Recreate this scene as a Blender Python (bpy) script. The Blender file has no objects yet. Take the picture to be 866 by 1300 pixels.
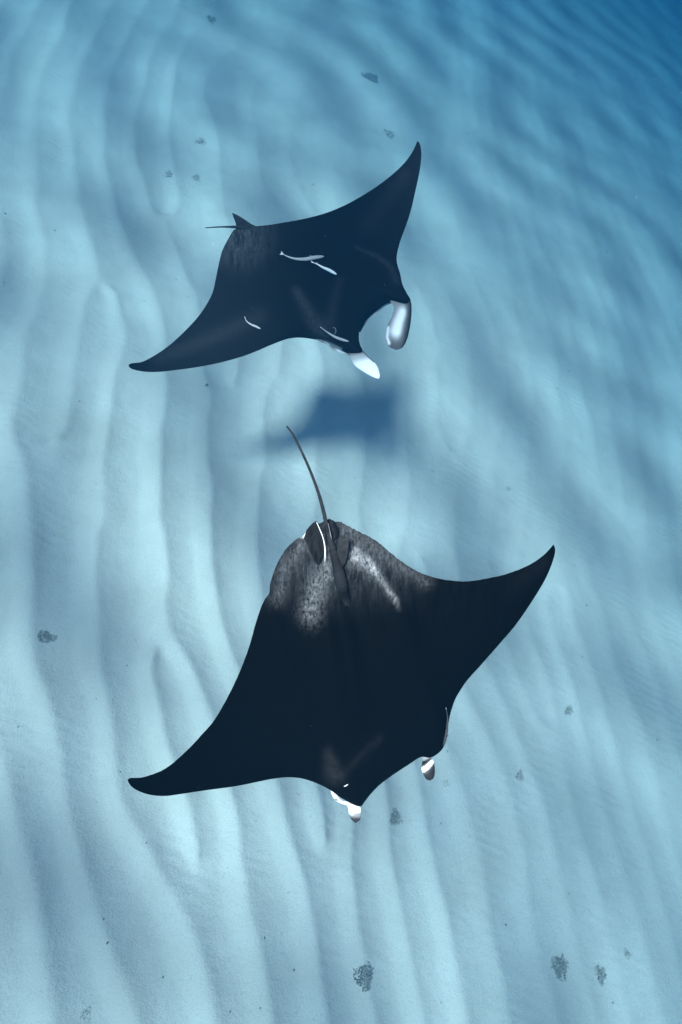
import bpy, math, random
import numpy as np
from mathutils import Matrix, Vector
from mathutils.bvhtree import BVHTree

random.seed(7)
RNG = np.random.default_rng(11)
scene = bpy.context.scene
COL = scene.collection

# ------------------------------------------------------------------ camera
CAM_H = 9.5                     # metres above the sand
FOC = 700.0                     # focal length in units of a 866 x 1300 frame
nad = np.array([-215.0, -370.0, FOC]); nad /= np.linalg.norm(nad)
Zc = -nad
Yc = np.array([0, 1.0, 0]) - Zc[1] * Zc; Yc /= np.linalg.norm(Yc)
Xc = -np.cross(Yc, Zc)
ROT = np.array([Xc, Yc, Zc])    # columns: camera right, up, forward in world axes
EYE = np.array([0, 0, CAM_H])
cd = bpy.data.cameras.new("camera")
cam = bpy.data.objects.new("camera", cd); COL.objects.link(cam)
cd.sensor_fit = 'VERTICAL'
cd.sensor_height = 24.0
cd.lens = 24.0 * FOC / 1300.0
cd.clip_start = 0.05; cd.clip_end = 600
m = np.eye(4); m[:3, 0] = ROT[:, 0]; m[:3, 1] = ROT[:, 1]; m[:3, 2] = -ROT[:, 2]; m[:3, 3] = EYE
cam.matrix_world = Matrix(m.tolist())
scene.camera = cam

# ------------------------------------------------------------------ sky and sun
SUN = np.array([-0.41, -0.305, 0.86]); SUN /= np.linalg.norm(SUN)
world = bpy.data.worlds.new("World"); scene.world = world
world.use_nodes = True
nt = world.node_tree
bg = nt.nodes["Background"]
sky = nt.nodes.new("ShaderNodeTexSky"); sky.sky_type = 'NISHITA'; sky.sun_disc = False
sky.sun_elevation = math.asin(SUN[2])
sky.sun_rotation = math.atan2(SUN[0], SUN[1])
nt.links.new(sky.outputs[0], bg.inputs[0]); bg.inputs[1].default_value = 0.12
sd = bpy.data.lights.new("sun", 'SUN'); sun = bpy.data.objects.new("sun", sd); COL.objects.link(sun)
sd.energy = 5.0; sd.angle = math.radians(8.5); sd.color = (1.0, 0.96, 0.9)
sun.rotation_euler = Vector(SUN.tolist()).to_track_quat('Z', 'Y').to_euler()
sun.location = (0, 0, 40)

vs = scene.view_settings
vs.view_transform = 'Standard'; vs.look = 'None'; vs.gamma = 1.0; vs.exposure = 1.48
vs.use_curve_mapping = False
scene.render.engine = 'CYCLES'
cy = scene.cycles
cy.use_denoising = True
cy.max_bounces = 8; cy.volume_bounces = 2; cy.diffuse_bounces = 3; cy.transparent_max_bounces = 8
cy.use_adaptive_sampling = False
cy.caustics_reflective = False; cy.caustics_refractive = False

# ------------------------------------------------------------------ helpers
def to_world(u, v, depth):
    """plan position (u, v) of the 866 x 1300 frame at a given depth in metres -> world"""
    u = np.asarray(u, float); v = np.asarray(v, float); depth = np.asarray(depth, float)
    c = np.stack([(u - 433) / FOC * depth, (650 - v) / FOC * depth, depth * np.ones_like(u)], -1)
    return c @ ROT.T + EYE

def on_sand(u, v):
    d = ROT @ np.array([u - 433, 650 - v, FOC])
    p = EYE + d * (CAM_H / -d[2])
    for _ in range(4):
        h = float(sand_height(np.array([p[0]]), np.array([p[1]]))[0])
        p = EYE + d * ((CAM_H - h) / -d[2])
    return p, float(np.linalg.norm(p - EYE))

def tag(o, label=None, cat=None, group=None, kind=None):
    for k, val in (("label", label), ("category", cat), ("group", group), ("kind", kind)):
        if val: o[k] = val
    return o

def empty(name, loc):
    o = bpy.data.objects.new(name, None); COL.objects.link(o)
    o.location = tuple(float(c) for c in loc); o.empty_display_size = 0.3
    return o

def mesh_obj(name, verts, faces, mat, parent=None, origin=None, attr=None, uv=None, smooth=True):
    verts = np.asarray(verts, float)
    if parent is not None: origin = np.array(parent.location)
    if origin is None: origin = np.zeros(3)
    me = bpy.data.meshes.new(name)
    me.from_pydata((verts - origin).tolist(), [], [tuple(f) for f in faces])
    if smooth: me.polygons.foreach_set("use_smooth", [True] * len(me.polygons))
    if attr is not None:
        a = me.color_attributes.new("skin", 'FLOAT_COLOR', 'POINT')
        a.data.foreach_set("color", (attr if attr.shape[1] == 4 else np.c_[attr, np.zeros(len(attr))]).astype(np.float32).ravel())
    if uv is not None:
        a = me.attributes.new("plan", 'FLOAT_VECTOR', 'POINT')
        a.data.foreach_set("vector", np.c_[uv, np.zeros(len(uv))].astype(np.float32).ravel())
    me.update()
    me.materials.append(mat)
    o = bpy.data.objects.new(name, me); COL.objects.link(o)
    if parent is not None: o.parent = parent
    else: o.location = tuple(origin)
    return o

_LAT = {}
def noise2(x, y, seed=0):
    """smooth value noise in about -1..1"""
    if seed not in _LAT: _LAT[seed] = np.random.default_rng(seed).uniform(-1, 1, (257, 257))
    r = _LAT[seed]
    xi = np.floor(x).astype(int); yi = np.floor(y).astype(int)
    fx = x - xi; fy = y - yi
    fx = fx * fx * fx * (fx * (fx * 6 - 15) + 10); fy = fy * fy * fy * (fy * (fy * 6 - 15) + 10)
    a = r[xi % 256, yi % 256]; b = r[(xi + 1) % 256, yi % 256]
    c = r[xi % 256, (yi + 1) % 256]; d = r[(xi + 1) % 256, (yi + 1) % 256]
    return (a * (1 - fx) + b * fx) * (1 - fy) + (c * (1 - fx) + d * fx) * fy

def sstep(a, b, x):
    t = np.clip((x - a) / (b - a), 0, 1); return t * t * (3 - 2 * t)

def seg_mask(u, v, pts, w0, w1):
    """soft mark along a polyline; half width goes from w0 to w1"""
    best = np.zeros_like(u)
    n = len(pts) - 1
    for i in range(n):
        ax, ay = pts[i]; bx, by = pts[i + 1]
        t = np.clip(((u - ax) * (bx - ax) + (v - ay) * (by - ay)) / ((bx - ax) ** 2 + (by - ay) ** 2), 0, 1)
        d = np.hypot(u - ax - t * (bx - ax), v - ay - t * (by - ay))
        w = w0 + (w1 - w0) * (i + t) / n
        best = np.maximum(best, np.exp(-(d / w) ** 2))
    return best

def catmull(pts, n):
    """n points evenly along a smooth curve through pts"""
    P = np.array(pts, float)
    P = np.vstack([2 * P[0] - P[1], P, 2 * P[-1] - P[-2]])
    out = []
    for i in range(1, len(P) - 2):
        p0, p1, p2, p3 = P[i - 1:i + 3]
        t0 = 0; t1 = t0 + max(np.linalg.norm(p1 - p0), 1e-6) ** .5
        t2 = t1 + max(np.linalg.norm(p2 - p1), 1e-6) ** .5; t3 = t2 + max(np.linalg.norm(p3 - p2), 1e-6) ** .5
        t = np.linspace(t1, t2, 24, endpoint=False)[:, None]
        A1 = (t1 - t) / (t1 - t0) * p0 + (t - t0) / (t1 - t0) * p1
        A2 = (t2 - t) / (t2 - t1) * p1 + (t - t1) / (t2 - t1) * p2
        A3 = (t3 - t) / (t3 - t2) * p2 + (t - t2) / (t3 - t2) * p3
        B1 = (t2 - t) / (t2 - t0) * A1 + (t - t0) / (t2 - t0) * A2
        B2 = (t3 - t) / (t3 - t1) * A2 + (t - t1) / (t3 - t1) * A3
        out.append((t2 - t) / (t2 - t1) * B1 + (t - t1) / (t2 - t1) * B2)
    out.append(P[-2][None]); C = np.vstack(out)
    L = np.r_[0, np.cumsum(np.linalg.norm(np.diff(C, axis=0), axis=1))]
    q = np.linspace(0, L[-1], n)
    return np.stack([np.interp(q, L, C[:, k]) for k in range(C.shape[1])], -1)

# ------------------------------------------------------------------ materials
def new_mat(name):
    mt = bpy.data.materials.new(name); mt.use_nodes = True
    return mt, mt.node_tree.nodes, mt.node_tree.links, mt.node_tree.nodes["Principled BSDF"]

def rgb(c): return (c[0], c[1], c[2], 1.0)

def mixc(N, L, fac, a, b):
    x = N.new("ShaderNodeMix"); x.data_type = 'RGBA'
    for sock, val in ((x.inputs[0], fac), (x.inputs[6], a), (x.inputs[7], b)):
        if hasattr(val, "links"): L.new(val, sock)
        elif isinstance(val, (int, float)): sock.default_value = val
        else: sock.default_value = rgb(val)
    return x.outputs[2]

def math_n(N, L, op, a, b=0.0):
    x = N.new("ShaderNodeMath"); x.operation = op
    for sock, val in ((x.inputs[0], a), (x.inputs[1], b)):
        if hasattr(val, "links"): L.new(val, sock)
        else: sock.default_value = val
    return x.outputs[0]

def ramp(N, L, fac, stops):
    x = N.new("ShaderNodeValToRGB"); L.new(fac, x.inputs[0])
    e = x.color_ramp.elements
    e[0].position, e[0].color = stops[0][0], rgb(stops[0][1])
    e[1].position, e[1].color = stops[-1][0], rgb(stops[-1][1])
    for p, c in stops[1:-1]:
        k = e.new(p); k.color = rgb(c)
    return x.outputs[0]

def noise_n(N, L, vec, scale, detail=4.0, rough=0.55):
    x = N.new("ShaderNodeTexNoise"); x.inputs["Scale"].default_value = scale
    x.inputs["Detail"].default_value = detail; x.inputs["Roughness"].default_value = rough
    if vec is not None: L.new(vec, x.inputs["Vector"])
    return x.outputs[0]

def mapping(N, L, vec, scale=(1, 1, 1), rot=(0, 0, 0)):
    x = N.new("ShaderNodeMapping"); x.inputs["Scale"].default_value = scale; x.inputs["Rotation"].default_value = rot
    L.new(vec, x.inputs["Vector"]); return x.outputs[0]

def sand_material():
    mt, N, L, P = new_mat("pale_sand")
    obj = N.new("ShaderNodeTexCoord").outputs["Object"]
    big = noise_n(N, L, obj, 0.7, 3)
    c = ramp(N, L, big, [(0.3, (0.50, 0.47, 0.41)), (0.7, (0.60, 0.57, 0.51))])
    grain = noise_n(N, L, obj, 34, 3, 0.8)
    c = mixc(N, L, ramp(N, L, grain, [(0.30, (1, 1, 1)), (0.46, (0, 0, 0))]), c, (0.44, 0.415, 0.365))
    L.new(c, P.inputs["Base Color"])
    P.inputs["Roughness"].default_value = 0.95
    P.inputs["Specular IOR Level"].default_value = 0.1
    # small secondary ripples that come and go, and pitted grain
    wv = N.new("ShaderNodeTexWave"); wv.wave_type = 'BANDS'; wv.bands_direction = 'Y'
    wv.inputs["Scale"].default_value = 1.9; wv.inputs["Distortion"].default_value = 5.0
    wv.inputs["Detail"].default_value = 2.0; wv.inputs["Detail Scale"].default_value = 1.2
    L.new(mapping(N, L, obj, (1, 1, 1), (0, 0, 0.5)), wv.inputs["Vector"])
    patch = ramp(N, L, noise_n(N, L, obj, 0.55, 2), [(0.48, (0, 0, 0)), (0.68, (1, 1, 1))])
    w = math_n(N, L, 'MULTIPLY', wv.outputs["Fac"], patch)
    mid = noise_n(N, L, obj, 5.0, 5, 0.6)
    hgt = math_n(N, L, 'ADD', math_n(N, L, 'MULTIPLY', w, 0.13), math_n(N, L, 'ADD', math_n(N, L, 'MULTIPLY', mid, 0.6), math_n(N, L, 'MULTIPLY', grain, 0.35)))
    b = N.new("ShaderNodeBump"); b.inputs["Strength"].default_value = 0.7; b.inputs["Distance"].default_value = 0.045
    L.new(hgt, b.inputs["Height"]); L.new(b.outputs[0], P.inputs["Normal"])
    return mt

def skin_material(name, dark, grey):
    """manta skin: attribute skin.r = white belly colour, .g = smooth grey mark, .b = pale rear streaks, glints painted in on the near ray, alpha = painted sheen"""
    mt, N, L, P = new_mat(name)
    at = N.new("ShaderNodeAttribute"); at.attribute_name = "skin"
    pl = N.new("ShaderNodeAttribute"); pl.attribute_name = "plan"
    sp = N.new("ShaderNodeSeparateColor"); L.new(at.outputs["Color"], sp.inputs[0])
    obj = N.new("ShaderNodeTexCoord").outputs["Object"]
    fine = noise_n(N, L, obj, 60, 4, 0.7)
    c = mixc(N, L, fine, [k * 0.75 for k in dark], [k * 1.3 for k in dark])
    streak = noise_n(N, L, mapping(N, L, pl.outputs["Vector"], (0.16, 0.035, 1)), 1.0, 6, 0.7)
    speck = noise_n(N, L, pl.outputs["Vector"], 0.55, 3, 0.7)
    sc = math_n(N, L, 'MULTIPLY', ramp(N, L, streak, [(0.34, (0, 0, 0)), (0.62, (1, 1, 1))]), ramp(N, L, speck, [(0.25, (.25, .25, .25)), (0.7, (1, 1, 1))]))
    c = mixc(N, L, math_n(N, L, 'MULTIPLY', sp.outputs[2], sc), c, (0.075, 0.084, 0.090))
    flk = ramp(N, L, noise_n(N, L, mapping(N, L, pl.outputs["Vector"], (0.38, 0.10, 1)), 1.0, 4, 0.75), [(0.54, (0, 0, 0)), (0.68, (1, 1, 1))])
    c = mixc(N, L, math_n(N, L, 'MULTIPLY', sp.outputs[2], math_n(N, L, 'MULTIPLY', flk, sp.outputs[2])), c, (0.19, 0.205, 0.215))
    gm = math_n(N, L, 'MULTIPLY', sp.outputs[1], ramp(N, L, noise_n(N, L, obj, 22, 5, 0.75), [(0.3, (.25, .25, .25)), (0.7, (1, 1, 1))]))
    c = mixc(N, L, gm, c, grey)
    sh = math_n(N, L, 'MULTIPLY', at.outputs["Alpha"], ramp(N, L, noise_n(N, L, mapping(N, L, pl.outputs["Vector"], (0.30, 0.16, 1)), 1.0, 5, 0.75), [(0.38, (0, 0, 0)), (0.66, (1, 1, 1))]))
    c = mixc(N, L, sh, c, (0.40, 0.42, 0.43))  # sheen painted into the base colour
    c = mixc(N, L, sp.outputs[0], c, (0.86, 0.87, 0.86))
    L.new(c, P.inputs["Base Color"])
    P.inputs["Roughness"].default_value = 0.7
    P.inputs["Specular IOR Level"].default_value = 0.012
    b = N.new("ShaderNodeBump"); b.inputs["Distance"].default_value = 0.02
    L.new(math_n(N, L, 'ADD', math_n(N, L, 'MULTIPLY', sp.outputs[2], 0.7), 0.08), b.inputs["Strength"])
    L.new(math_n(N, L, 'ADD', streak, math_n(N, L, 'MULTIPLY', speck, 0.5)), b.inputs["Height"])
    L.new(b.outputs[0], P.inputs["Normal"])
    return mt

def plain_material(name, c0, c1, scale=30, rough=0.6, spec=0.3):
    mt, N, L, P = new_mat(name)
    obj = N.new("ShaderNodeTexCoord").outputs["Object"]
    L.new(ramp(N, L, noise_n(N, L, obj, scale, 4, 0.6), [(0.3, c0), (0.7, c1)]), P.inputs["Base Color"])
    P.inputs["Roughness"].default_value = rough; P.inputs["Specular IOR Level"].default_value = spec
    return mt

def water_gobo_material():
    """unseen water surface as a gobo: clearer tint at crests, darker at troughs, patterns the light"""
    mt = bpy.data.materials.new("water_gobo"); mt.use_nodes = True
    N = mt.node_tree.nodes; L = mt.node_tree.links; N.clear()
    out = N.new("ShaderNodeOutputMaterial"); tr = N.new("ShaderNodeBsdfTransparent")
    at = N.new("ShaderNodeAttribute"); at.attribute_name = "light_mask"
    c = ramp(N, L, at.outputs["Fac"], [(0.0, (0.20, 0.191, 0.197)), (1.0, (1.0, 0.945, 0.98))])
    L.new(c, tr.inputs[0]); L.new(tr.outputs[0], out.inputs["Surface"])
    return mt

M_SAND = sand_material()
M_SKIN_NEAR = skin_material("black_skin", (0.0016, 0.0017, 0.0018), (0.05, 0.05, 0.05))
M_SKIN_FAR = skin_material("charcoal_skin", (0.0050, 0.0054, 0.0060), (0.06, 0.062, 0.065))
M_WATER_GOBO = water_gobo_material()
M_REMORA = skin_material("remora_skin", (0.30, 0.31, 0.31), (0.12, 0.12, 0.12))
M_REMORA_DARK = skin_material("dark_remora_skin", (0.035, 0.037, 0.04), (0.10, 0.10, 0.10))
M_EYE = plain_material("eye_black", (0.004, 0.004, 0.004), (0.012, 0.012, 0.012), 80, 0.15, 0.5)
M_WEED = plain_material("seaweed", (0.19, 0.195, 0.17), (0.29, 0.29, 0.26), 12, 0.8)
M_SNOW = plain_material("drifting_particles", (0.75, 0.77, 0.76), (0.9, 0.9, 0.9), 5, 0.9)

# ------------------------------------------------------------------ seabed
LAM = 0.86
CK = np.array([[-30, 4.0], [-8, 1.35], [-5, .95], [-1.9, .58], [-1, .45], [-.4, .33], [.2, .13], [1.1, -.25], [2, -.5], [3, -.68], [4.5, -.75], [6.5, -.78],
               [8.8, -.85], [10.8, -1.0], [12, -1.2], [14.4, -1.52], [16.3, -1.68], [18.8, -1.62], [21.4, -1.2], [30, .6], [60, 7]])
DEFECTS = [(-2.1, 6.2, 1), (-2.9, 0.2, -1), (0.3, -0.8, 1), (-0.2, 2.2, -1), (2.2, -0.9, 1),
           (3.4, 1.2, -1), (1.2, 7.8, 1), (2.6, 9.6, -1), (-1.4, 10.2, -1), (-0.2, 13.0, 1), (4.8, 3.8, -1), (6.3, 6.6, 1),
           (-3.6, 9.2, 1), (-4.2, 4.6, -1), (6.9, 0.4, 1), (8.2, 3.1, -1), (3.8, 14.2, 1), (6.6, 12.0, -1)]

def sand_height(x, y):
    c = np.interp(y, np.linspace(-30, 60, 361), np.convolve(np.pad(np.interp(np.linspace(-30, 60, 361), CK[:, 0], CK[:, 1]), 4, 'edge'), np.ones(9) / 9, 'valid'))
    w = 0.20 * noise2(x * 0.45 + 3.3, y * 0.30 + 8.1, 1) + 0.09 * noise2(x * 1.1, y * 0.8, 2) + 0.022 * noise2(x * 3.1, y * 2.6, 3)
    bend = 0.045 * np.clip(x - 0.5, 0, 10) * 9 * np.tanh((y - 4) / 9)      # ripples fan out to one side
    th = 2 * np.pi * (x - bend - c + w) / LAM
    for dx, dy, sg in DEFECTS:
        th = th + sg * np.arctan2(x - dx, y - dy)
    p = np.mod(th / (2 * np.pi), 1.0)          # 0 = crest; hollow lee slope, trough, rounded windward rise
    q = np.clip(p / 0.60, 0, 1); lee = (1 - q) ** 2
    r = np.clip((p - 0.60) / 0.40, 0, 1); rise = r * r * (3 - 2 * r) * 0.55 + 0.45 * r
    h = np.where(p < 0.60, lee, rise)
    amp = 0.128 * (1.0 + 0.40 * noise2(x * 0.35 + 40, y * 0.22 + 9, 4)) * (1 - 0.7 * sstep(1.5, 7.0, x + 0.12 * y)) * (1 - 0.3 * sstep(9, 18, y))
    z = amp * h
    z = z - 0.08 * 2.0 * np.logaddexp(0, (x - 4.0) / 2.0)          # the bottom falls away gently to one side
    z = z + 0.10 * noise2(x * 0.12, y * 0.12, 5) + 0.018 * noise2(x * 1.3 + 7, y * 0.9, 6) + 0.006 * noise2(x * 4.2, y * 3.7, 7)
    return z

def build_seabed():
    n = 760
    s = np.linspace(-1, 1, n)
    b = math.asinh(15.0)
    gx = 2.5 + 6.0 * np.sinh(b * s); gy = 4.5 + 6.0 * np.sinh(b * s)
    X, Y = np.meshgrid(gx, gy, indexing='ij')
    Zh = sand_height(X.ravel(), Y.ravel())
    co = np.c_[X.ravel(), Y.ravel(), Zh]
    idx = np.arange(n * n).reshape(n, n)
    q = np.stack([idx[:-1, :-1], idx[1:, :-1], idx[1:, 1:], idx[:-1, 1:]], -1).reshape(-1, 4)
    return grid_obj("seabed", co, q, M_SAND)

def grid_obj(name, co, q, mat, attr=None):
    me = bpy.data.meshes.new(name)
    me.vertices.add(len(co)); me.vertices.foreach_set("co", co.astype(np.float32).ravel())
    me.loops.add(q.size); me.loops.foreach_set("vertex_index", q.astype(np.int32).ravel())
    me.polygons.add(len(q))
    me.polygons.foreach_set("loop_start", np.arange(0, q.size, 4, dtype=np.int32))
    me.polygons.foreach_set("use_smooth", np.ones(len(q), bool))
    if attr is not None:
        a = me.attributes.new("light_mask", 'FLOAT', 'POINT'); a.data.foreach_set("value", attr.astype(np.float32))
    me.update(calc_edges=True); me.validate()
    me.materials.append(mat)
    o = bpy.data.objects.new(name, me); COL.objects.link(o)
    return o

tag(build_seabed(), "pale rippled sand seabed", None, None, "structure")

# ------------------------------------------------------------------ unseen water surface (well above the camera), tinted as a gobo
WATER_Z = 11.2
def build_water_gobo():
    g = np.arange(-95, 95.01, 0.3)
    X, Y = np.meshgrid(g, g, indexing='ij'); x = X.ravel(); y = Y.ravel()
    rw = np.random.default_rng(5); wave = np.zeros_like(x)
    for k in range(16):                        # crossing wind waves, crests mostly along y
        lam = rw.uniform(2.1, 4.0); a = rw.normal(0.25, 0.55)
        wave += np.cos(2 * np.pi * (x * math.cos(a) + y * math.sin(a)) / lam + rw.uniform(0, 6.28))
    wave = wave / 4.0 * (1 + 0.3 * noise2(x * 0.2, y * 0.15, 21))
    light_mask = np.clip(0.46 + 0.72 * wave, 0, 1)  # wave height sets the tint that throws light patches on the sand
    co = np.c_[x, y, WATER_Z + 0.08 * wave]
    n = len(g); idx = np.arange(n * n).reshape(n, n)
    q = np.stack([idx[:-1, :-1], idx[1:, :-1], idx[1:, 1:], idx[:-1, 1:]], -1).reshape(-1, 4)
    return grid_obj("water_surface_gobo", co, q, M_WATER_GOBO, light_mask)
tag(build_water_gobo(), "unseen rippled water surface, tinted to pattern the light", None, None, "structure")

# ------------------------------------------------------------------ blue water haze
def build_haze():
    lo = (-94, -94, -11.0); hi = (94, 94, 10.4)
    v = [(x, y, z) for x in (lo[0], hi[0]) for y in (lo[1], hi[1]) for z in (lo[2], hi[2])]
    f = [(0, 1, 3, 2), (4, 6, 7, 5), (0, 4, 5, 1), (2, 3, 7, 6), (0, 2, 6, 4), (1, 5, 7, 3)]
    mt = bpy.data.materials.new("blue_water_haze"); mt.use_nodes = True
    N = mt.node_tree.nodes; L = mt.node_tree.links; N.clear()
    out = N.new("ShaderNodeOutputMaterial"); pv = N.new("ShaderNodeVolumePrincipled")
    pv.inputs["Color"].default_value = (0.0075, 0.0600, 0.1162, 1)
    pv.inputs["Density"].default_value = 0.08
    pv.inputs["Anisotropy"].default_value = 0.3
    pv.inputs["Absorption Color"].default_value = (0.0285, 0.2690, 0.4178, 1)
    L.new(pv.outputs[0], out.inputs["Volume"])
    o = mesh_obj("haze", v, f, mt, smooth=False)
    tag(o, "blue water haze", None, None, "stuff")
build_haze()

# ------------------------------------------------------------------ lofted animal surfaces
def loft(edge_a, edge_b, depth, top, under, colour, nt_=28, shape_t=None):
    """closed surface between two edges given as (n,2) plan curves.  top/under(s,t): half thickness in metres"""
    n = len(edge_a); T = np.linspace(0, 1, nt_ + 1)
    T = 0.5 - 0.5 * np.cos(np.pi * T)
    S = np.linspace(0, 1, n)
    s, t = np.meshgrid(S, T, indexing='ij')
    u = edge_a[:, None, 0] * (1 - t) + edge_b[:, None, 0] * t
    v = edge_a[:, None, 1] * (1 - t) + edge_b[:, None, 1] * t
    D = depth(u, v, s, t)
    zt = top(s, t, u, v); zu = under(s, t, u, v)
    Pt = to_world(u, v, D - zt); Pu = to_world(u, v, D + zu)
    m_ = nt_ + 1
    vt = Pt.reshape(-1, 3); vu = Pu.reshape(-1, 3)
    it = np.arange(n * m_).reshape(n, m_)
    iu = it + n * m_
    iu = iu.copy(); iu[:, 0] = it[:, 0]; iu[:, -1] = it[:, -1]
    iu[0, :] = it[0, :]; iu[-1, :] = it[-1, :]
    f = []
    for i in range(n - 1):
        for j in range(m_ - 1):
            f.append((it[i, j], it[i, j + 1], it[i + 1, j + 1], it[i + 1, j]))
            f.append((iu[i, j], iu[i + 1, j], iu[i + 1, j + 1], iu[i, j + 1]))
    V = np.vstack([vt, vu])
    ct = colour(u, v, s, t, 1); cu = colour(u, v, s, t, -1)
    ct = ct.reshape(-1, ct.shape[-1]); cu = cu.reshape(-1, cu.shape[-1])
    C = np.vstack([ct, cu])
    uv = np.tile(np.stack([u, v], -1).reshape(-1, 2), (2, 1))
    used = np.unique(np.array(f).ravel()); rm = -np.ones(len(V), int); rm[used] = np.arange(len(used))
    f = [tuple(dict.fromkeys(rm[list(q)].tolist())) for q in f]
    f = [q for q in f if len(q) >= 3]
    return V[used], f, C[used], uv[used]

def halves(left, right, n):
    a = catmull(left, n); b = catmull(right, n)
    return np.vstack([a, b[1:]])

def rgbm(r, g, b, a=None):
    return np.stack(np.broadcast_arrays(r, g, b) if a is None else np.broadcast_arrays(r, g, b, a), -1)

def tube(path, radii, nseg=10, flat=1.0, up=None):
    """tapered tube through 3-D points"""
    P = np.array(path, float); n = len(P)
    tang = np.gradient(P, axis=0); tang /= np.linalg.norm(tang, axis=1)[:, None]
    up = np.array(up if up is not None else -ROT[:, 2], float)
    V = []; f = []
    for i in range(n):
        side = np.cross(tang[i], up); side /= np.linalg.norm(side); nn = np.cross(side, tang[i])
        for k in range(nseg):
            a = 2 * math.pi * k / nseg
            V.append(P[i] + radii[i] * (math.cos(a) * side + flat * math.sin(a) * nn))
    for i in range(n - 1):
        for k in range(nseg):
            k2 = (k + 1) % nseg
            f.append((i * nseg + k, i * nseg + k2, (i + 1) * nseg + k2, (i + 1) * nseg + k))
    f.append(tuple(range(nseg))[::-1]); f.append(tuple((n - 1) * nseg + k for k in range(nseg)))
    return np.array(V), f

def plate(pts3, thick, direction):
    """thin fin from an outline of 3-D points, with a swollen middle"""
    P = np.array(pts3, float); n = len(P); d = np.array(direction, float); d /= np.linalg.norm(d)
    c = P.mean(0); V = []; f = []
    rings = [(1.0, 0.12), (0.8, 0.6), (0.45, 0.95)]
    for sg in (1, -1):
        base = len(V)
        for sc, th in rings:
            for p in P: V.append(c + (p - c) * sc + d * thick * th * sg)
        V.append(c + d * thick * sg); ci = len(V) - 1
        for r in range(len(rings) - 1):
            for k in range(n):
                k2 = (k + 1) % n
                q = (base + r * n + k, base + r * n + k2, base + (r + 1) * n + k2, base + (r + 1) * n + k)
                f.append(q if sg > 0 else q[::-1])
        r = len(rings) - 1
        for k in range(n):
            q = (base + r * n + k, base + r * n + (k + 1) % n, ci)
            f.append(q if sg > 0 else q[::-1])
        if sg > 0: first = base
        else:
            for k in range(n):
                k2 = (k + 1) % n
                f.append((first + k2, first + k, base + k, base + k2))
    return np.array(V), f

class Surface:
    """finds the depth of a body's skin under a plan position"""
    def __init__(self, V, f): self.b = BVHTree.FromPolygons([Vector(p) for p in V.tolist()], f)
    def depth(self, u, v, default):
        d = ROT @ np.array([(u - 433) / FOC, (650 - v) / FOC, 1.0]); L_ = np.linalg.norm(d)
        h = self.b.ray_cast(Vector(EYE.tolist()), Vector((d / L_).tolist()))
        return default if h[0] is None else h[3] / L_

def skin_part(name, parent, mat, data):
    V, f, C, uv = data
    return mesh_obj(name, V, f, mat, parent, attr=C, uv=uv)

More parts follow.
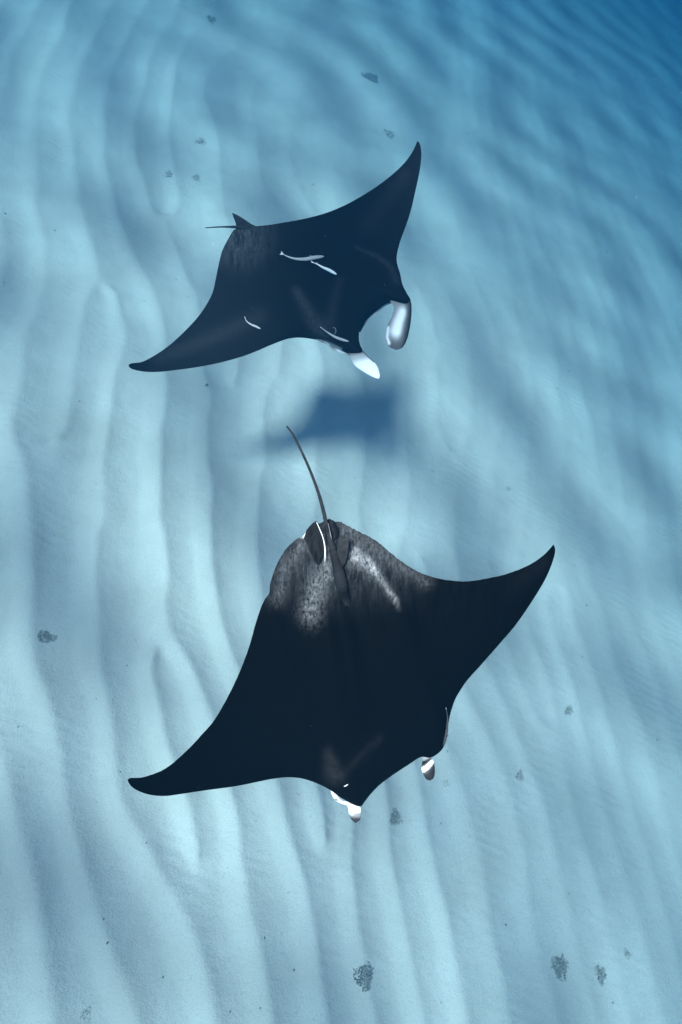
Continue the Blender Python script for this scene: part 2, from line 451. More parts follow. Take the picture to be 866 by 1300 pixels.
# ================================================================== the larger, nearer ray
def near_ray():
    d0, uc, vc = 2.9, 430.0, 840.0
    K = d0 / 3.6                     # body lengths below were measured for a ray 3.6 m off
    root = empty("manta_ray", to_world(uc, vc, d0 + 0.05))
    tag(root, "jet-black manta ray with long whip tail, glints painted on its rear and tightly curled cephalic fins", "manta ray", "manta rays gliding over the sand")
    def plane(u, v, s=0, t=0):
        return d0 * (1 + 0.10 * (u - uc) / FOC + 0.22 * (v - vc) / FOC)
    tl = [(162, 990), (165, 987.6), (172, 987.5), (180, 987), (195, 982.5), (211, 975), (235, 955), (255, 934), (270, 917), (287, 889), (303, 856), (316, 822),
          (326, 787), (334, 765), (338, 758.5), (341.5, 754.5), (343, 742), (350, 720), (360, 702), (370, 690), (377, 684), (384, 682), (388, 676), (392, 670), (398, 667), (406, 664), (412, 661)]
    tr = [(412, 661), (418, 660), (424, 662), (432, 663), (440, 667), (453, 674), (475, 685), (495, 701), (513, 715), (535, 727.5), (555, 734), (575, 737.2), (592, 738), (615, 735),
          (645, 728), (672, 717), (690, 705), (703, 691)]
    ll = [(162, 990), (163.5, 994), (168, 999.5), (180, 1006), (195, 1009.8), (210, 1010.5), (230, 1008), (260, 1003.5), (300, 998), (325, 993), (345, 989), (366, 986.8), (384, 988.5), (400, 993.5),
          (412, 999), (422, 1005), (433, 1013), (444, 1019), (452, 1023), (458, 1024), (463, 1018), (470, 1009), (482, 996.5), (500, 983)]
    lr = [(500, 983), (520, 970), (535, 961), (546, 962), (552, 959.5), (560, 953), (565.5, 944), (568.5, 924), (572, 906), (578, 888), (583.5, 878), (593, 864), (610, 845), (632, 820), (655, 793),
          (677, 761), (693, 734), (702, 712), (705, 698), (703, 691)]
    n = 130
    tr_e = halves(tl, tr, n); le = halves(ll, lr, n)
    # ragged, nicked rear margin
    k = np.arange(len(tr_e)); wgt = np.exp(-((tr_e[:, 0] - 410) / 85) ** 2)
    tr_e[:, 1] += wgt * (1.6 * noise2(k * 0.8, k * 0 + .5, 31) + 0.8 * noise2(k * 1.7, k * 0 + .5, 32))
    tr_e[:, 1] += 0.35 * noise2(k * 1.3, k * 0 + .5, 33) * (1 - wgt) * (np.abs(k - n) < n - 8)
    def p_of(s): return np.abs(2 * s - 1)
    def depth(u, v, s, t):
        p = p_of(s)
        side = (s > .5)
        return plane(u, v) - K * np.where(side, 0.10, 0.16) * p ** 2.2
    def relief(u, v):
        r = 0.050 * seg_mask(u, v, [(424, 668), (427, 720), (437, 800), (452, 900)], 9, 16)                  # tail root and spine
        r += 0.028 * seg_mask(u, v, [(450, 700), (470, 720), (505, 765), (520, 800)], 12, 14)               # pelvic ridge
        r += 0.020 * seg_mask(u, v, [(405, 715), (398, 760), (385, 830)], 12, 18)
        r -= 0.016 * seg_mask(u, v, [(440, 705), (447, 760), (455, 800)], 6, 9)
        r -= 0.016 * seg_mask(u, v, [(414, 715), (414, 770), (420, 820)], 5, 8)
        r += 0.020 * seg_mask(u, v, [(418, 960), (428, 990), (440, 1008)], 10, 8) + 0.016 * seg_mask(u, v, [(560, 905), (552, 940)], 9, 9)
        r += (0.012 * noise2(u * 0.16, v * 0.03, 34) + 0.005 * noise2(u * 0.4, v * 0.06, 35)) * sstep(830, 740, v)
        return r * K
    def top(s, t, u, v):
        p = p_of(s)
        H = 0.028 * (1 - 0.8 * p) + 0.19 * np.exp(-(p / 0.40) ** 2)
        prof = np.sqrt(np.clip(t, 0, 1)) * np.clip(1 - t, 0, 1) ** 0.9 * 2.35
        edge = np.clip(np.sin(np.pi * t), 0, 1)
        return K * H * prof + relief(u, v) * np.clip(edge * 3, 0, 1) * (1 - p ** 4)
    def under(s, t, u, v):
        p = p_of(s)
        return K * (0.02 * (1 - .8 * p) + 0.10 * np.exp(-(p / 0.3) ** 2)) * np.clip(np.sin(np.pi * t ** .8), 0, 1)
    def colour(u, v, s, t, side):
        if side < 0:
            return rgbm(sstep(0.02, 0.12, t) * sstep(1, .9, t) * sstep(1, .75, p_of(s)), 0 * u, 0 * u, 0 * u)
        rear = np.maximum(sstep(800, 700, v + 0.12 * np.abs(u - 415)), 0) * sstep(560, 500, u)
        rear = rear * (0.55 + 0.45 * np.maximum(seg_mask(u, v, [(418, 715), (404, 745), (394, 775)], 20, 14), seg_mask(u, v, [(445, 706), (470, 720), (505, 765)], 14, 10)))  # lit rear of the back, painted as pale streaks
        al = 0.95 * seg_mask(u, v, [(450, 704), (462, 711), (474, 722)], 9, 6) + 0.55 * seg_mask(u, v, [(476, 724), (505, 766)], 4, 3) + 0.36 * seg_mask(u, v, [(419, 716), (404, 742), (394, 778)], 10, 13) + 0.16 * seg_mask(u, v, [(385, 690), (362, 720), (352, 760)], 9, 9) + 0.14 * seg_mask(u, v, [(440, 672), (500, 712), (540, 738)], 9, 9)  # highlights painted into the skin colour
        g = 0
        g = g + 0.34 * seg_mask(u, v, [(417, 958), (424, 985)], 7, 12) + 0.12 * seg_mask(u, v, [(432, 985), (470, 950), (482, 938)], 5, 5) + 0.10 * sstep(620, 690, u) * seg_mask(u, v, [(640, 750), (690, 715)], 14, 9)
        w = 1.0 * seg_mask(u, v, [(384.5, 681), (387, 677)], 1.6, 1.6)
        dark = sstep(0.0, 1.0, seg_mask(u, v, [(352, 765), (353, 790)], 5, 4)) + seg_mask(u, v, [(372, 770), (374, 800)], 4, 4)
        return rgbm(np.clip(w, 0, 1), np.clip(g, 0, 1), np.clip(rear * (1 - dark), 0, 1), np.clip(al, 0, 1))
    data = loft(le, tr_e, depth, top, under, colour, 44)
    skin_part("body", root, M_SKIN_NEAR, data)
    sf = Surface(data[0], data[1])
    def at(u, v, lift): return to_world(u, v, sf.depth(u, v, plane(u, v)) - lift)
    surf = np.vectorize(lambda a, b: sf.depth(a, b, plane(a, b)))
    zt = sf.depth(424, 690, plane(424, 690))
    # tail
    tp = catmull([(440, 790), (431, 730), (421, 692), (415, 668), (411, 650), (405, 628), (394, 598), (379, 565), (371, 550), (364, 541)], 60)
    dd = np.interp(np.arange(60), [0, 5, 12, 20, 28, 60], [sf.depth(440, 790, zt) + .10, sf.depth(436, 765, zt) + .045, sf.depth(430, 728, zt) + .002, zt - .03, zt - .03, zt - .16])
    rad = K * np.interp(np.linspace(0, 1, 60), [0, .2, .32, .46, .65, 1], [0.046, 0.040, 0.026, 0.0130, 0.0092, 0.0052])
    V, f = tube(to_world(tp[:, 0], tp[:, 1], dd), rad, 10)
    C = np.zeros((len(V), 3)); C[:, 1] = np.repeat(np.interp(np.arange(60), [0, 14, 26], [0, .08, .4]), 10); C[:, 2] = 0.3
    mesh_obj("tail", V, f, M_SKIN_NEAR, root, attr=C, uv=np.repeat(tp, 10, 0))
    # dorsal fin: upright wedge on the tail root, leaning back
    P3 = [to_world(u, v, zt - dz) for u, v, dz in ((433, 722, .01), (438, 716, .05), (441, 705, .085), (442.5, 692, .115), (442, 682, .13), (436, 684, .12), (430, 683, .105), (428, 692, .07), (428, 706, .03))]
    V, f = plate(P3, 0.012, ROT[:, 0] * .6 - ROT[:, 2])
    C = np.zeros((len(V), 3)); C[:, 1] = 0.75; C[:, 2] = 0.2
    mesh_obj("dorsal_fin", V, f, M_SKIN_NEAR, root, attr=C, uv=V[:, :2] * 100)
    # pelvic fins either side of the tail
    for A, B in (([(386, 683), (389, 692), (393.5, 704), (399, 713), (405, 718)], [(389, 673.5), (395, 666), (402, 661.5), (408, 676), (411, 694), (410, 708), (405, 718)]),
                 ([(417, 658), (418, 672), (423, 688)], [(424, 661), (428, 668), (430, 680), (423, 688)])):
        a_ = catmull(A, 24); b_ = catmull(B, 24)
        dat = loft(a_, b_, lambda u, v, s, t: np.minimum(surf(u, v), zt + .05) - .012, lambda s, t, u, v: K * (0.026 * np.sin(np.pi * t) * np.sin(np.pi * np.clip(s * .9 + .08, 0, 1)) ** .6 + .0015),
                   lambda s, t, u, v: K * (0.012 * np.sin(np.pi * t) + .001),
                   lambda u, v, s, t, sd: rgbm(0 * u, 0.12 + 0.9 * (1 - sstep(0, .10, t)) * (sd > 0), 0.25 + 0 * u), 14)
        skin_part("pelvic_fin", root, M_SKIN_NEAR, dat)
    # pale claspers showing between pelvic fin and tail
    for pts, r, dz in (([(402, 663), (406.5, 673), (410.5, 684), (412.8, 698), (412.5, 714)], 0.0048, .052), ([(416.5, 664), (419, 675), (421, 685)], 0.003, .065)):
        q = catmull(pts, 12); w_ = to_world(q[:, 0], q[:, 1], np.full(12, zt - dz))
        rr = K * r * np.interp(np.linspace(0, 1, 12), [0, .3, .45, .75, 1], [.45, .6, .55, 1.0, .2])
        V, f = tube(w_, rr, 8)
        C = np.zeros((len(V), 3)); C[:, 0] = .75 if r > .0031 else .2
        mesh_obj("clasper", V, f, M_SKIN_NEAR, root, attr=C, uv=np.repeat(q, 8, 0))
    # eye rim on the side of the head
    q = catmull([(436.5, 998.5), (439, 997.5), (442, 995.5)], 8)
    V, f = tube(to_world(q[:, 0], q[:, 1], surf(q[:, 0], q[:, 1]) - .003), .0035 * np.sin(np.linspace(.3, 2.9, 8)), 6)
    C = np.zeros((len(V), 3)); C[:, 0] = .7
    mesh_obj("eye", V, f, M_SKIN_NEAR, root, attr=C, uv=np.repeat(q, 6, 0))
    # curled cephalic fins: rolled lobes with white bands and slate tips
    def rolled(A, B, bands, z0, dz, name="cephalic_fin"):
        a_ = catmull(A, 40); b_ = catmull(B, 40)
        def dep(u, v, s, t): return K * (z0 + dz * s) + 0 * u
        def th(s, t, u, v): return K * (0.030 * np.sin(np.pi * np.clip(t, 0, 1)) ** .6 + 0.006 * np.sin(6 * np.pi * s + 2 * t) * np.sin(np.pi * t)) * np.sin(np.pi * np.clip(.12 + s * .85, 0, 1)) ** .4
        return skin_part(name, root, M_SKIN_NEAR, loft(a_, b_, dep, th, th, lambda u, v, s, t, sd: bands(u, v, s, t), 16))
    def bands_l(u, v, s, t):
        w = np.maximum(sstep(0, .06, s) * sstep(.52, .36, s + .12 * (t - .5)), seg_mask(u, v, [(444, 1026), (447, 1033)], 3, 2) * .8)
        w = w * (1 - .75 * seg_mask(u, v, [(445.5, 1024.5), (452, 1021)], .9, .9))
        g = 1 - w * .2
        return rgbm(np.clip(.25 * (1 - w) * sstep(.75, .5, s) + w, 0, 1), g, 0 * u)
    rolled([(440, 1019.5), (442, 1026), (443, 1033), (446, 1040), (451, 1045)], [(456, 1021), (458, 1026), (458.5, 1034), (457, 1041), (451, 1045)], bands_l, 3.83, .06)
    def bands_r(u, v, s, t):
        w = seg_mask(u, v, [(536.5, 977.5), (543, 973.5), (549.5, 966.5)], 2.8, 1.8) ** .5
        w = np.where(w > .45, 1.0, w * .4)
        top_ = sstep(.22, .12, s)
        k = seg_mask(u, v, [(537, 969), (547, 964)], 2.6, 2.6)
        return rgbm(np.clip(w + .30 * top_ * (1 - k), 0, 1), np.clip(.9 - 1.2 * k, 0, 1), 0 * u)
    rolled([(535.5, 960.5), (536, 968), (535, 976), (538, 984), (541, 989), (546, 991)], [(548, 962.5), (550.5, 966), (552, 974), (552, 983), (550, 988.5), (546, 991)], bands_r, 3.75, .06)
    # white shoulder edge along the left of the head
    a_ = catmull([(419.5, 1003), (422, 1010), (426, 1016), (432, 1019.5), (438, 1021.5), (446, 1024)], 30)
    b_ = catmull([(421.5, 1003.5), (427, 1008), (431.5, 1014), (436, 1016.5), (442, 1017.5), (447, 1021)], 30)
    dat = loft(a_, b_, lambda u, v, s, t: K * 3.815 + 0 * u, lambda s, t, u, v: K * (.012 * np.sin(np.pi * t) + .001), lambda s, t, u, v: K * (.012 * np.sin(np.pi * t) + .001),
               lambda u, v, s, t, sd: rgbm(1 - .9 * seg_mask(u, v, [(426, 1014.5), (429, 1016)], 1.6, 1.4), .6 + 0 * u, 0 * u), 10)
    skin_part("jaw_edge", root, M_SKIN_NEAR, dat)
    return sf, plane

# ================================================================== the smaller, farther ray
def far_ray():
    d0, uc, vc = 6.7, 395.0, 360.0
    root = empty("manta_ray", to_world(uc, vc, d0 + 0.05))
    tag(root, "manta ray with gaping mouth, unfurled white cephalic fins and remoras on its back", "manta ray", "manta rays gliding over the sand")
    def plane(u, v, s=0, t=0):
        return d0 * (1 - 0.16 * (u - uc) / FOC - 0.13 * (v - vc) / FOC)
    tl = [(163, 463.5), (166, 461.5), (180, 459.5), (195, 452), (213, 440), (232, 423), (250, 404), (262, 387), (270, 371), (274, 354), (277, 339), (282, 319), (290, 303), (297, 292), (303, 288.5)]
    tr = [(303, 288.5), (312, 287), (325, 287), (345, 285), (360, 282.5), (385, 278), (415, 270), (440, 259.5), (452, 253), (475, 239), (500, 220), (515, 205), (524, 192), (530, 179)]
    ll = [(163, 463.5), (165, 467), (172, 469.8), (185, 472), (200, 472.2), (225, 469.6), (255, 465.3), (285, 459), (315, 450), (345, 437.5), (358, 432.5), (366, 430), (380, 428.6), (394, 430), (404, 431.8),
          (413, 434), (421, 438), (430, 443), (440, 447.5), (450, 449), (459, 447.5), (460.5, 444), (458, 440), (455.7, 430), (457, 418), (463, 405.5), (475, 393)]
    lr = [(475, 393), (489, 384), (497, 381.8), (508, 384), (518, 385), (521, 380.5), (517, 373), (511, 361), (508, 347), (504.3, 335), (503.8, 325), (508, 307), (516, 285), (522, 266), (528, 240), (533, 216),
          (535, 197), (534, 186), (532, 180.5), (530, 179)]
    n = 120
    te = halves(tl, tr, n); le = halves(ll, lr, n)
    def p_of(s): return np.abs(2 * s - 1)
    def depth(u, v, s, t):
        p = p_of(s)
        return plane(u, v) - np.where(s > .5, 0.22, 0.12) * p ** 2.2
    def relief(u, v):
        r = 0.035 * seg_mask(u, v, [(318, 292), (350, 330), (400, 372)], 12, 22)
        r += 0.030 * seg_mask(u, v, [(388, 385), (408, 412), (428, 432)], 12, 9) + 0.022 * seg_mask(u, v, [(428, 365), (424, 395), (423, 415)], 9, 7)
        r += 0.034 * seg_mask(u, v, [(455, 318), (482, 328), (500, 345), (508, 362)], 8, 7)
        r += 0.02 * seg_mask(u, v, [(300, 300), (312, 310)], 8, 8) - 0.01 * seg_mask(u, v, [(322, 300), (345, 345)], 6, 6)
        return r
    def top(s, t, u, v):
        p = p_of(s)
        H = 0.03 * (1 - 0.8 * p) + 0.21 * np.exp(-(p / 0.42) ** 2)
        prof = np.sqrt(np.clip(t, 0, 1)) * np.clip(1 - t, 0, 1) ** 0.9 * 2.35
        return H * prof + relief(u, v) * np.clip(np.sin(np.pi * t) * 3, 0, 1) * (1 - p ** 4)
    def under(s, t, u, v):
        p = p_of(s)
        return (0.02 * (1 - .8 * p) + 0.12 * np.exp(-(p / 0.3) ** 2)) * np.clip(np.sin(np.pi * t ** .8), 0, 1)
    def colour(u, v, s, t, side):
        if side < 0:
            return rgbm(sstep(0.02, 0.12, t) * sstep(1, .9, t) * sstep(1, .75, p_of(s)), 0 * u, 0 * u)
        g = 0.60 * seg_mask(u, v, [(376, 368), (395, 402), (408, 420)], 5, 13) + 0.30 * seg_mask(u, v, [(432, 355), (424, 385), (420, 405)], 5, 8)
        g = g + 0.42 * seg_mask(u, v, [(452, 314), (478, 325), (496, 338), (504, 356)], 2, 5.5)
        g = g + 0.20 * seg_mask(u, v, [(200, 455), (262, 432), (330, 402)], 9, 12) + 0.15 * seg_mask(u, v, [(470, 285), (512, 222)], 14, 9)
        w = 0.85 * seg_mask(u, v, [(402, 432), (414, 434.8), (422, 439), (431, 444)], 1.2, 2.2) + 0.25 * seg_mask(u, v, [(476, 395), (490, 386)], .9, .9)
        rear = sstep(62, 10, np.hypot(u - 305, v - 300))
        return rgbm(np.clip(w, 0, 1), np.clip(g, 0, 1), rear * .42)
    data = loft(le, te, depth, top, under, colour, 44)
    skin_part("body", root, M_SKIN_FAR, data)
    sf = Surface(data[0], data[1])
    def dpt(u, v): return sf.depth(u, v, plane(u, v))
    # tail and dorsal fin
    tp = catmull([(318, 291), (305, 288.5), (290, 288), (276, 288.2), (261, 289.2)], 30)
    tw = to_world(tp[:, 0], tp[:, 1], np.interp(np.arange(30), [0, 9, 30], [plane(318, 291) - .01, plane(305, 288) - .02, plane(305, 288) + .12]))
    V, f = tube(tw, np.interp(np.linspace(0, 1, 30), [0, .35, .6, 1], [.035, .016, .009, .005]), 9)
    C = np.zeros((len(V), 3)); C[:, 1] = .2
    mesh_obj("tail", V, f, M_SKIN_FAR, root, attr=C, uv=np.repeat(tp, 9, 0))
    z = plane(310, 285)
    P3 = [to_world(u, v, z + dz) for u, v, dz in ((300, 290, 0), (299.5, 284, -.04), (297, 277, -.08), (294.6, 270.3, -.11), (298, 271.3, -.11), (305, 275, -.09), (312, 279.5, -.06), (319, 284.5, -.03), (327, 288, 0), (315, 292, 0))]
    V, f = plate(P3, 0.02, -ROT[:, 2])
    C = np.zeros((len(V), 3)); C[:, 1] = .22
    mesh_obj("dorsal_fin", V, f, M_SKIN_FAR, root, attr=C, uv=V[:, :2] * 100)
    # left cephalic fin: flat white paddle
    zl = plane(455, 450)
    a_ = catmull([(436, 446), (442, 450), (446, 457), (451, 464.5), (460, 471), (471, 477.5), (478, 480.5), (481.5, 481)], 40)
    b_ = catmull([(458, 444), (462.5, 447), (468, 453), (474, 458.5), (479, 465), (481.5, 472), (482.5, 477), (481.5, 481)], 40)
    dat = loft(a_, b_, lambda u, v, s, t: zl + .02 - .10 * s + 0 * u, lambda s, t, u, v: (.016 + .02 * (1 - s)) * np.sin(np.pi * t) ** .7 + .002, lambda s, t, u, v: .012 * np.sin(np.pi * t) + .001,
               lambda u, v, s, t, sd: rgbm(np.clip(.45 * sstep(.05, .22, s) + .55 * sstep(.22, .42, s), 0, 1) * sstep(1.0, .9, t * (s < .5)) * (1 - .35 * sstep(.96, 1, s)), .8 + 0 * u, 0 * u), 16)
    skin_part("cephalic_fin", root, M_SKIN_FAR, dat)
    # right cephalic fin: cupped paddle, white inside, slate rim
    zr = plane(508, 400)
    a_ = catmull([(521, 379), (522.5, 388), (522.3, 402), (520, 418), (516, 433), (510.5, 441.5), (503.5, 444.5)], 44)
    b_ = catmull([(495, 381.5), (500, 391), (497.5, 402), (493, 411), (490, 422), (489.8, 432), (494.5, 440.5), (503.5, 444.5)], 44)
    def cr(u, v, s, t, sd):
        if sd < 0: return rgbm(0 * u, .2 + 0 * u, 0 * u)
        w = np.maximum(seg_mask(u, v, [(512, 398), (507, 408), (504, 420)], 7, 8.5), seg_mask(u, v, [(493, 416), (491.5, 428), (494, 436)], 2.0, 1.8) * .75)
        w = np.clip(w * 1.25, 0, 1) * sstep(0.16, .5, t)
        return rgbm(np.clip(w + .20 * sstep(.2, .5, t) * sstep(.35, .1, s) + .07, 0, 1) * sstep(0.02, .2, t), .9 - .7 * (1 - sstep(0, .3, t)), 0 * u)
    dat = loft(a_, b_, lambda u, v, s, t: zr - .02 - .09 * s + .05 * np.sin(np.pi * t) * np.sin(np.pi * np.clip(s * .9 + .1, 0, 1)), lambda s, t, u, v: .008 * np.sin(np.pi * t) + .001, lambda s, t, u, v: .016 * np.sin(np.pi * t) + .002, cr, 18)
    skin_part("cephalic_fin", root, M_SKIN_FAR, dat)
    # lower jaw rim seen across the open mouth
    a_ = catmull([(457.5, 422), (462, 414), (467.5, 407), (478.5, 397.5), (490, 388), (498, 385)], 30)
    b_ = catmull([(455, 420), (459.5, 410), (464, 403.5), (475, 392.5), (488, 383.5), (496, 381)], 30)
    dat = loft(a_, b_, lambda u, v, s, t: plane(475, 400) + .10 + 0 * u, lambda s, t, u, v: .012 * np.sin(np.pi * t) + .001, lambda s, t, u, v: .012 * np.sin(np.pi * t) + .001,
               lambda u, v, s, t, sd: rgbm(.75 * sstep(.5, .2, t) * sstep(.15, .4, s), .3 + 0 * u, 0 * u), 8)
    skin_part("lower_jaw", root, M_SKIN_FAR, dat)
    a_ = catmull([(404, 432.5), (412, 436), (417, 438.5), (422, 443), (429, 446.5), (436, 449.5), (443, 451)], 30)
    b_ = catmull([(405, 430.5), (413, 431.5), (418, 433.5), (423, 438), (430, 441.5), (437, 441.5), (444, 446)], 30)
    dat = loft(a_, b_, lambda u, v, s, t: plane(420, 440) - .03 + 0 * u, lambda s, t, u, v: .014 * np.sin(np.pi * t) + .001, lambda s, t, u, v: .02 * np.sin(np.pi * t) + .001,
               lambda u, v, s, t, sd: rgbm(np.clip(.25 + .5 * seg_mask(u, v, [(415, 434), (417, 436)], 2.5, 2.5) + .6 * seg_mask(u, v, [(430, 445), (439, 446)], 4, 4), 0, 1), .8 + 0 * u, 0 * u), 10)
    skin_part("jaw_edge", root, M_SKIN_FAR, dat)
    # eye with a pale ring on the side of the head
    ec = to_world(423.5, 420, dpt(423.5, 420) - .004)
    V = []; f = []; nu, nv_ = 14, 8
    for i in range(nv_ + 1):
        for j in range(nu):
            a = math.pi * i / nv_; b = 2 * math.pi * j / nu
            V.append(ec + .022 * (math.sin(a) * math.cos(b) * ROT[:, 0] + math.sin(a) * math.sin(b) * ROT[:, 1]) - .020 * math.cos(a) * ROT[:, 2])
    for i in range(nv_):
        for j in range(nu): f.append((i * nu + j, i * nu + (j + 1) % nu, (i + 1) * nu + (j + 1) % nu, (i + 1) * nu + j))
    mesh_obj("eye", V, f, M_EYE, root)
    q = np.array([(math.cos(a), math.sin(a)) for a in np.linspace(-2.2, 1.6, 16)])
    cq = to_world(423.5 + 3.1 * q[:, 0], 420 + 4.2 * q[:, 1], np.full(16, dpt(423.5, 420) - .016))
    V, f = tube(cq, .0042 * np.sin(np.linspace(.3, math.pi - .3, 16)), 6)
    C = np.zeros((len(V), 3)); C[:, 0] = .3
    mesh_obj("eye_ring", V, f, M_SKIN_FAR, root, attr=C, uv=V[:, :2] * 100)
    return sf, plane

# ================================================================== remoras
def remora(pts, width, label, sf, plane, pale=0.0, lift=0.03, belly=0.0, tail_w=2.6, fin=True, mat=None):
    mat = mat or M_REMORA
    """slender sucker fish lying along pts (tail first)"""
    n = 34
    q = catmull(pts, n)
    dp = np.array([sf.depth(a, b, plane(a, b)) for a, b in q])
    dp = np.convolve(np.pad(dp, 4, 'edge'), np.ones(9) / 9, 'valid') - lift
    P = to_world(q[:, 0], q[:, 1], dp)
    mpp = dp.mean() / FOC
    s = np.linspace(0, 1, n)
    rad = width * mpp * np.interp(s, [0, .08, .3, .6, .8, .93, 1], [.22, .26, .55, .95, 1.0, .72, .22])
    root = empty("remora", P[n // 2])
    tag(root, label, "remora", "remoras riding on the manta rays")
    V, f = tube(P, rad, 12, 0.8)
    ang = np.tile(np.arange(12), n) * 2 * math.pi / 12
    side = np.cos(ang)
    C = np.stack([np.clip(pale + belly * (side > .1), 0, 1) * np.ones(len(V)), .55 * np.exp(-((side - .2) / .25) ** 2) * (pale < .5), np.zeros(len(V))], -1)
    mesh_obj("body", V, f, mat, root, attr=C, uv=np.repeat(q, 12, 0))
    d = q[0] - q[3]; d /= np.linalg.norm(d); nrm = np.array([-d[1], d[0]])
    o0 = q[0] - d * 1.0
    out = [o0 + nrm * width * .3, o0 + d * width * 1.7 + nrm * width * .5 * tail_w * .5, o0 + d * width * 1.3, o0 + d * width * 1.7 - nrm * width * .5 * tail_w * .5, o0 - nrm * width * .3]
    V, f = plate([to_world(a, b, dp[0]) for a, b in out], .004, -ROT[:, 2])
    C = np.zeros((len(V), 3)); C[:, 0] = pale + .1
    mesh_obj("tail_fin", V, f, mat, root, attr=C, uv=V[:, :2] * 100)
    if fin:
        i = int(n * .72); d = q[i + 1] - q[i]; d /= np.linalg.norm(d); nrm = np.array([-d[1], d[0]])
        for sg in (1, -1):
            b0 = q[i] + nrm * sg * width * .5
            out = [b0 + d * 1.2, b0 - d * .6, b0 - d * width * 1.5 + nrm * sg * width * .9, b0 - d * width * .7 + nrm * sg * width * 1.0]
            V, f = plate([to_world(a, b, dp[i] + .006) for a, b in out], .003, -ROT[:, 2])
            C = np.zeros((len(V), 3)); C[:, 1] = .4
            mesh_obj("pectoral_fin", V, f, mat, root, attr=C, uv=V[:, :2] * 100)

sfn, pln = near_ray()
sff, plf = far_ray()
remora([(359, 322.5), (366, 326), (376, 328.7), (388, 329), (400, 327), (411.5, 325.5)], 2.5, "grey remora with forked tail fin, the longest one on the gaping ray's back", sff, plf, 0.15, tail_w=4.2)
remora([(397, 333), (403, 335.5), (410, 339.5), (418, 343), (427.5, 348.5)], 2.0, "bright white remora turned belly up beside the longest grey remora", sff, plf, 0.95, fin=False, tail_w=1.2)
remora([(311, 403), (313, 407.5), (319, 412), (325, 414.5), (331, 417.5)], 1.4, "tiny thin remora alone on the wing of the gaping ray", sff, plf, 0.12, fin=False, tail_w=1.2)
remora([(408, 416), (416, 422), (425, 427.5), (434, 431), (443, 433.5)], 1.7, "slim remora beside the eye of the gaping ray", sff, plf, 0.25, fin=False, tail_w=1.2)
remora([(566.5, 900), (568.2, 910), (567.8, 922), (566, 934), (563, 948)], 2.0, "dark slender remora hugging the head of the jet-black ray", sfn, pln, 0.0, lift=0.012, tail_w=1.2, mat=M_REMORA_DARK)

# ================================================================== seaweed clumps on the sand
def seaweed(u, v, w, h, label, seed, rot=0.0, n=70):
    r = random.Random(seed)
    p, dist = on_sand(u, v)
    a = w / FOC * dist * 0.5 * 0.85; b = h / FOC * dist * 0.5
    b = b / max(0.45, (CAM_H / dist) if abs(rot) < .1 else .8)
    b *= .74 if abs(rot) < .1 else 1
    V = []; f = []
    for _ in range(n):
        ang = r.uniform(0, 6.283); rr = math.sqrt(r.random()) * (1 + .25 * math.sin(ang * 3 + seed))
        lx, ly = a * rr * math.cos(ang), b * rr * math.sin(ang)
        x = p[0] + lx * math.cos(rot) - ly * math.sin(rot); y = p[1] + lx * math.sin(rot) + ly * math.cos(rot)
        z = float(sand_height(np.array([x]), np.array([y]))[0]) - .004
        L_ = (a + b) * r.uniform(.08, .22); wd = L_ * r.uniform(.08, .22); di = r.uniform(0, 6.283); rise = L_ * r.uniform(.03, .25)
        cx, sx = math.cos(di), math.sin(di); k = len(V)
        for q, ww, zz in ((0, .5, 0), (.35, 1, .6), (.7, .9, 1), (1, .1, .8)):
            for sg in (-1, 1):
                V.append((x + cx * L_ * q - sx * wd * ww * sg, y + sx * L_ * q + cx * wd * ww * sg, z + rise * zz + .004 * sg))
        for i in range(3):
            f.append((k + 2 * i, k + 2 * i + 1, k + 2 * i + 3, k + 2 * i + 2))
    o = mesh_obj("seaweed_clump", V, f, M_WEED, origin=np.array(p), smooth=False)
    tag(o, label, "seaweed", "seaweed clumps scattered on the sand")

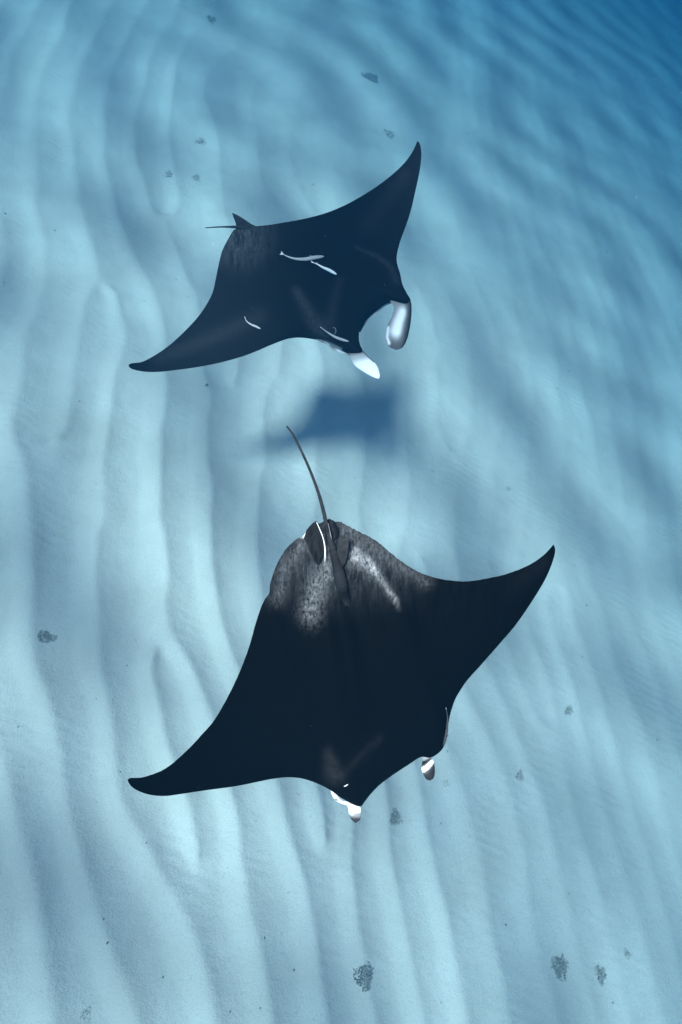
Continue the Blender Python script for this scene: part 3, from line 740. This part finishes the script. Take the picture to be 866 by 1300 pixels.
G1 = "dark seaweed clump"
for i, (u, v, w, h, rot, lab) in enumerate([
    (463, 1240, 18, 24, 0, "largest seaweed clump, a dark torn oval alone on the sand"),
    (710, 1228, 20, 18, 0, "round seaweed clump, biggest of three close together in blue haze"),
    (762, 1237, 13, 12, 0, "middle-sized faint seaweed clump between a bigger and a smaller one"),
    (796, 1211, 9, 8, 0, "smallest faint seaweed speck of three close together in blue haze"),
    (501, 1038, 17, 18, 0, "shaggy seaweed clump ahead of the jet-black ray's mouth"),
    (566, 994, 9, 9, 0, "small seaweed tuft beside the jet-black ray's right cephalic fin"),
    (722, 902, 15, 6, .5, "slanted strip of seaweed on sand off the jet-black ray's wing"),
    (660, 985, 13, 7, .6, "short slanted seaweed scrap between the strip and the ray's head"),
    (58, 809, 22, 8, -.2, "flat wide smear of seaweed lying across a ripple trough"),
    (255, 180, 12, 9, -.3, "oval seaweed clump behind the gaping ray, largest of three"),
    (214, 221, 9, 9, 0, "small round seaweed clump behind the gaping ray, far from its wing"),
    (249, 226, 9, 8, 0, "small seaweed clump behind the gaping ray's dorsal fin"),
    (470, 98, 20, 10, .3, "broad faded seaweed patch beyond the gaping ray's raised wing tip"),
    (494, 170, 12, 9, 0, "faded round seaweed clump close to the gaping ray's wing tip"),
    (268, 24, 9, 8, 0, "most distant seaweed speck, almost lost in the haze"),
    (645, 620, 11, 5, .1, "thin seaweed scrap off the pointed right wing of the jet-black ray"),
    (549, 598, 6, 5, 0, "tiny dark seaweed speck between the two rays"),
    (263, 489, 5, 5, 0, "tiny seaweed speck under the gaping ray's left wing"),
    (109, 1289, 9, 14, 0, "small ragged seaweed clump on strong ripples past the jet-black ray's left wing"),
    (380, 1008, 5, 5, 0, "tiny seaweed speck by the jet-black ray's leading edge"),
    ]):
    seaweed(u, v, w, h, lab, 100 + i, rot, 420 if w > 12 else 160)

# ================================================================== drifting particles and debris
def specks(name, pos, size, mat, label):
    V = []; f = []
    base = np.array([(1, 0, 0), (-1, 0, 0), (0, 1, 0), (0, -1, 0), (0, 0, 1), (0, 0, -1)], float)
    tri = [(0, 2, 4), (2, 1, 4), (1, 3, 4), (3, 0, 4), (2, 0, 5), (1, 2, 5), (3, 1, 5), (0, 3, 5)]
    for p, s in zip(pos, size):
        k = len(V)
        for b in base: V.append(p + b * s * RNG.uniform(.6, 1.4, 3))
        f += [(k + a, k + b, k + c) for a, b, c in tri]
    o = mesh_obj(name, V, f, mat, origin=np.array([0, 0, 0.0]))
    tag(o, label, None, None, "stuff")
pp = []; ss = []
for _ in range(420):
    u, v = RNG.uniform(-60, 930), RNG.uniform(-60, 1360); dep = RNG.uniform(2.5, 8.0)
    pp.append(to_world(u, v, dep)); ss.append(dep / FOC * RNG.uniform(.16, .42) * (1.6 if RNG.random() < .08 else 1))
specks("drifting_particles", pp, ss, M_SNOW, "pale drifting particles in the water")
pp = []; ss = []
for _ in range(90):
    u, v = RNG.uniform(0, 866), RNG.uniform(150, 1300)
    p, dist = on_sand(u, v); pp.append(p + [0, 0, .004]); ss.append(dist / FOC * RNG.uniform(.4, 1.1))
specks("sand_debris", pp, ss, M_WEED, "dark flecks of debris on the sand")
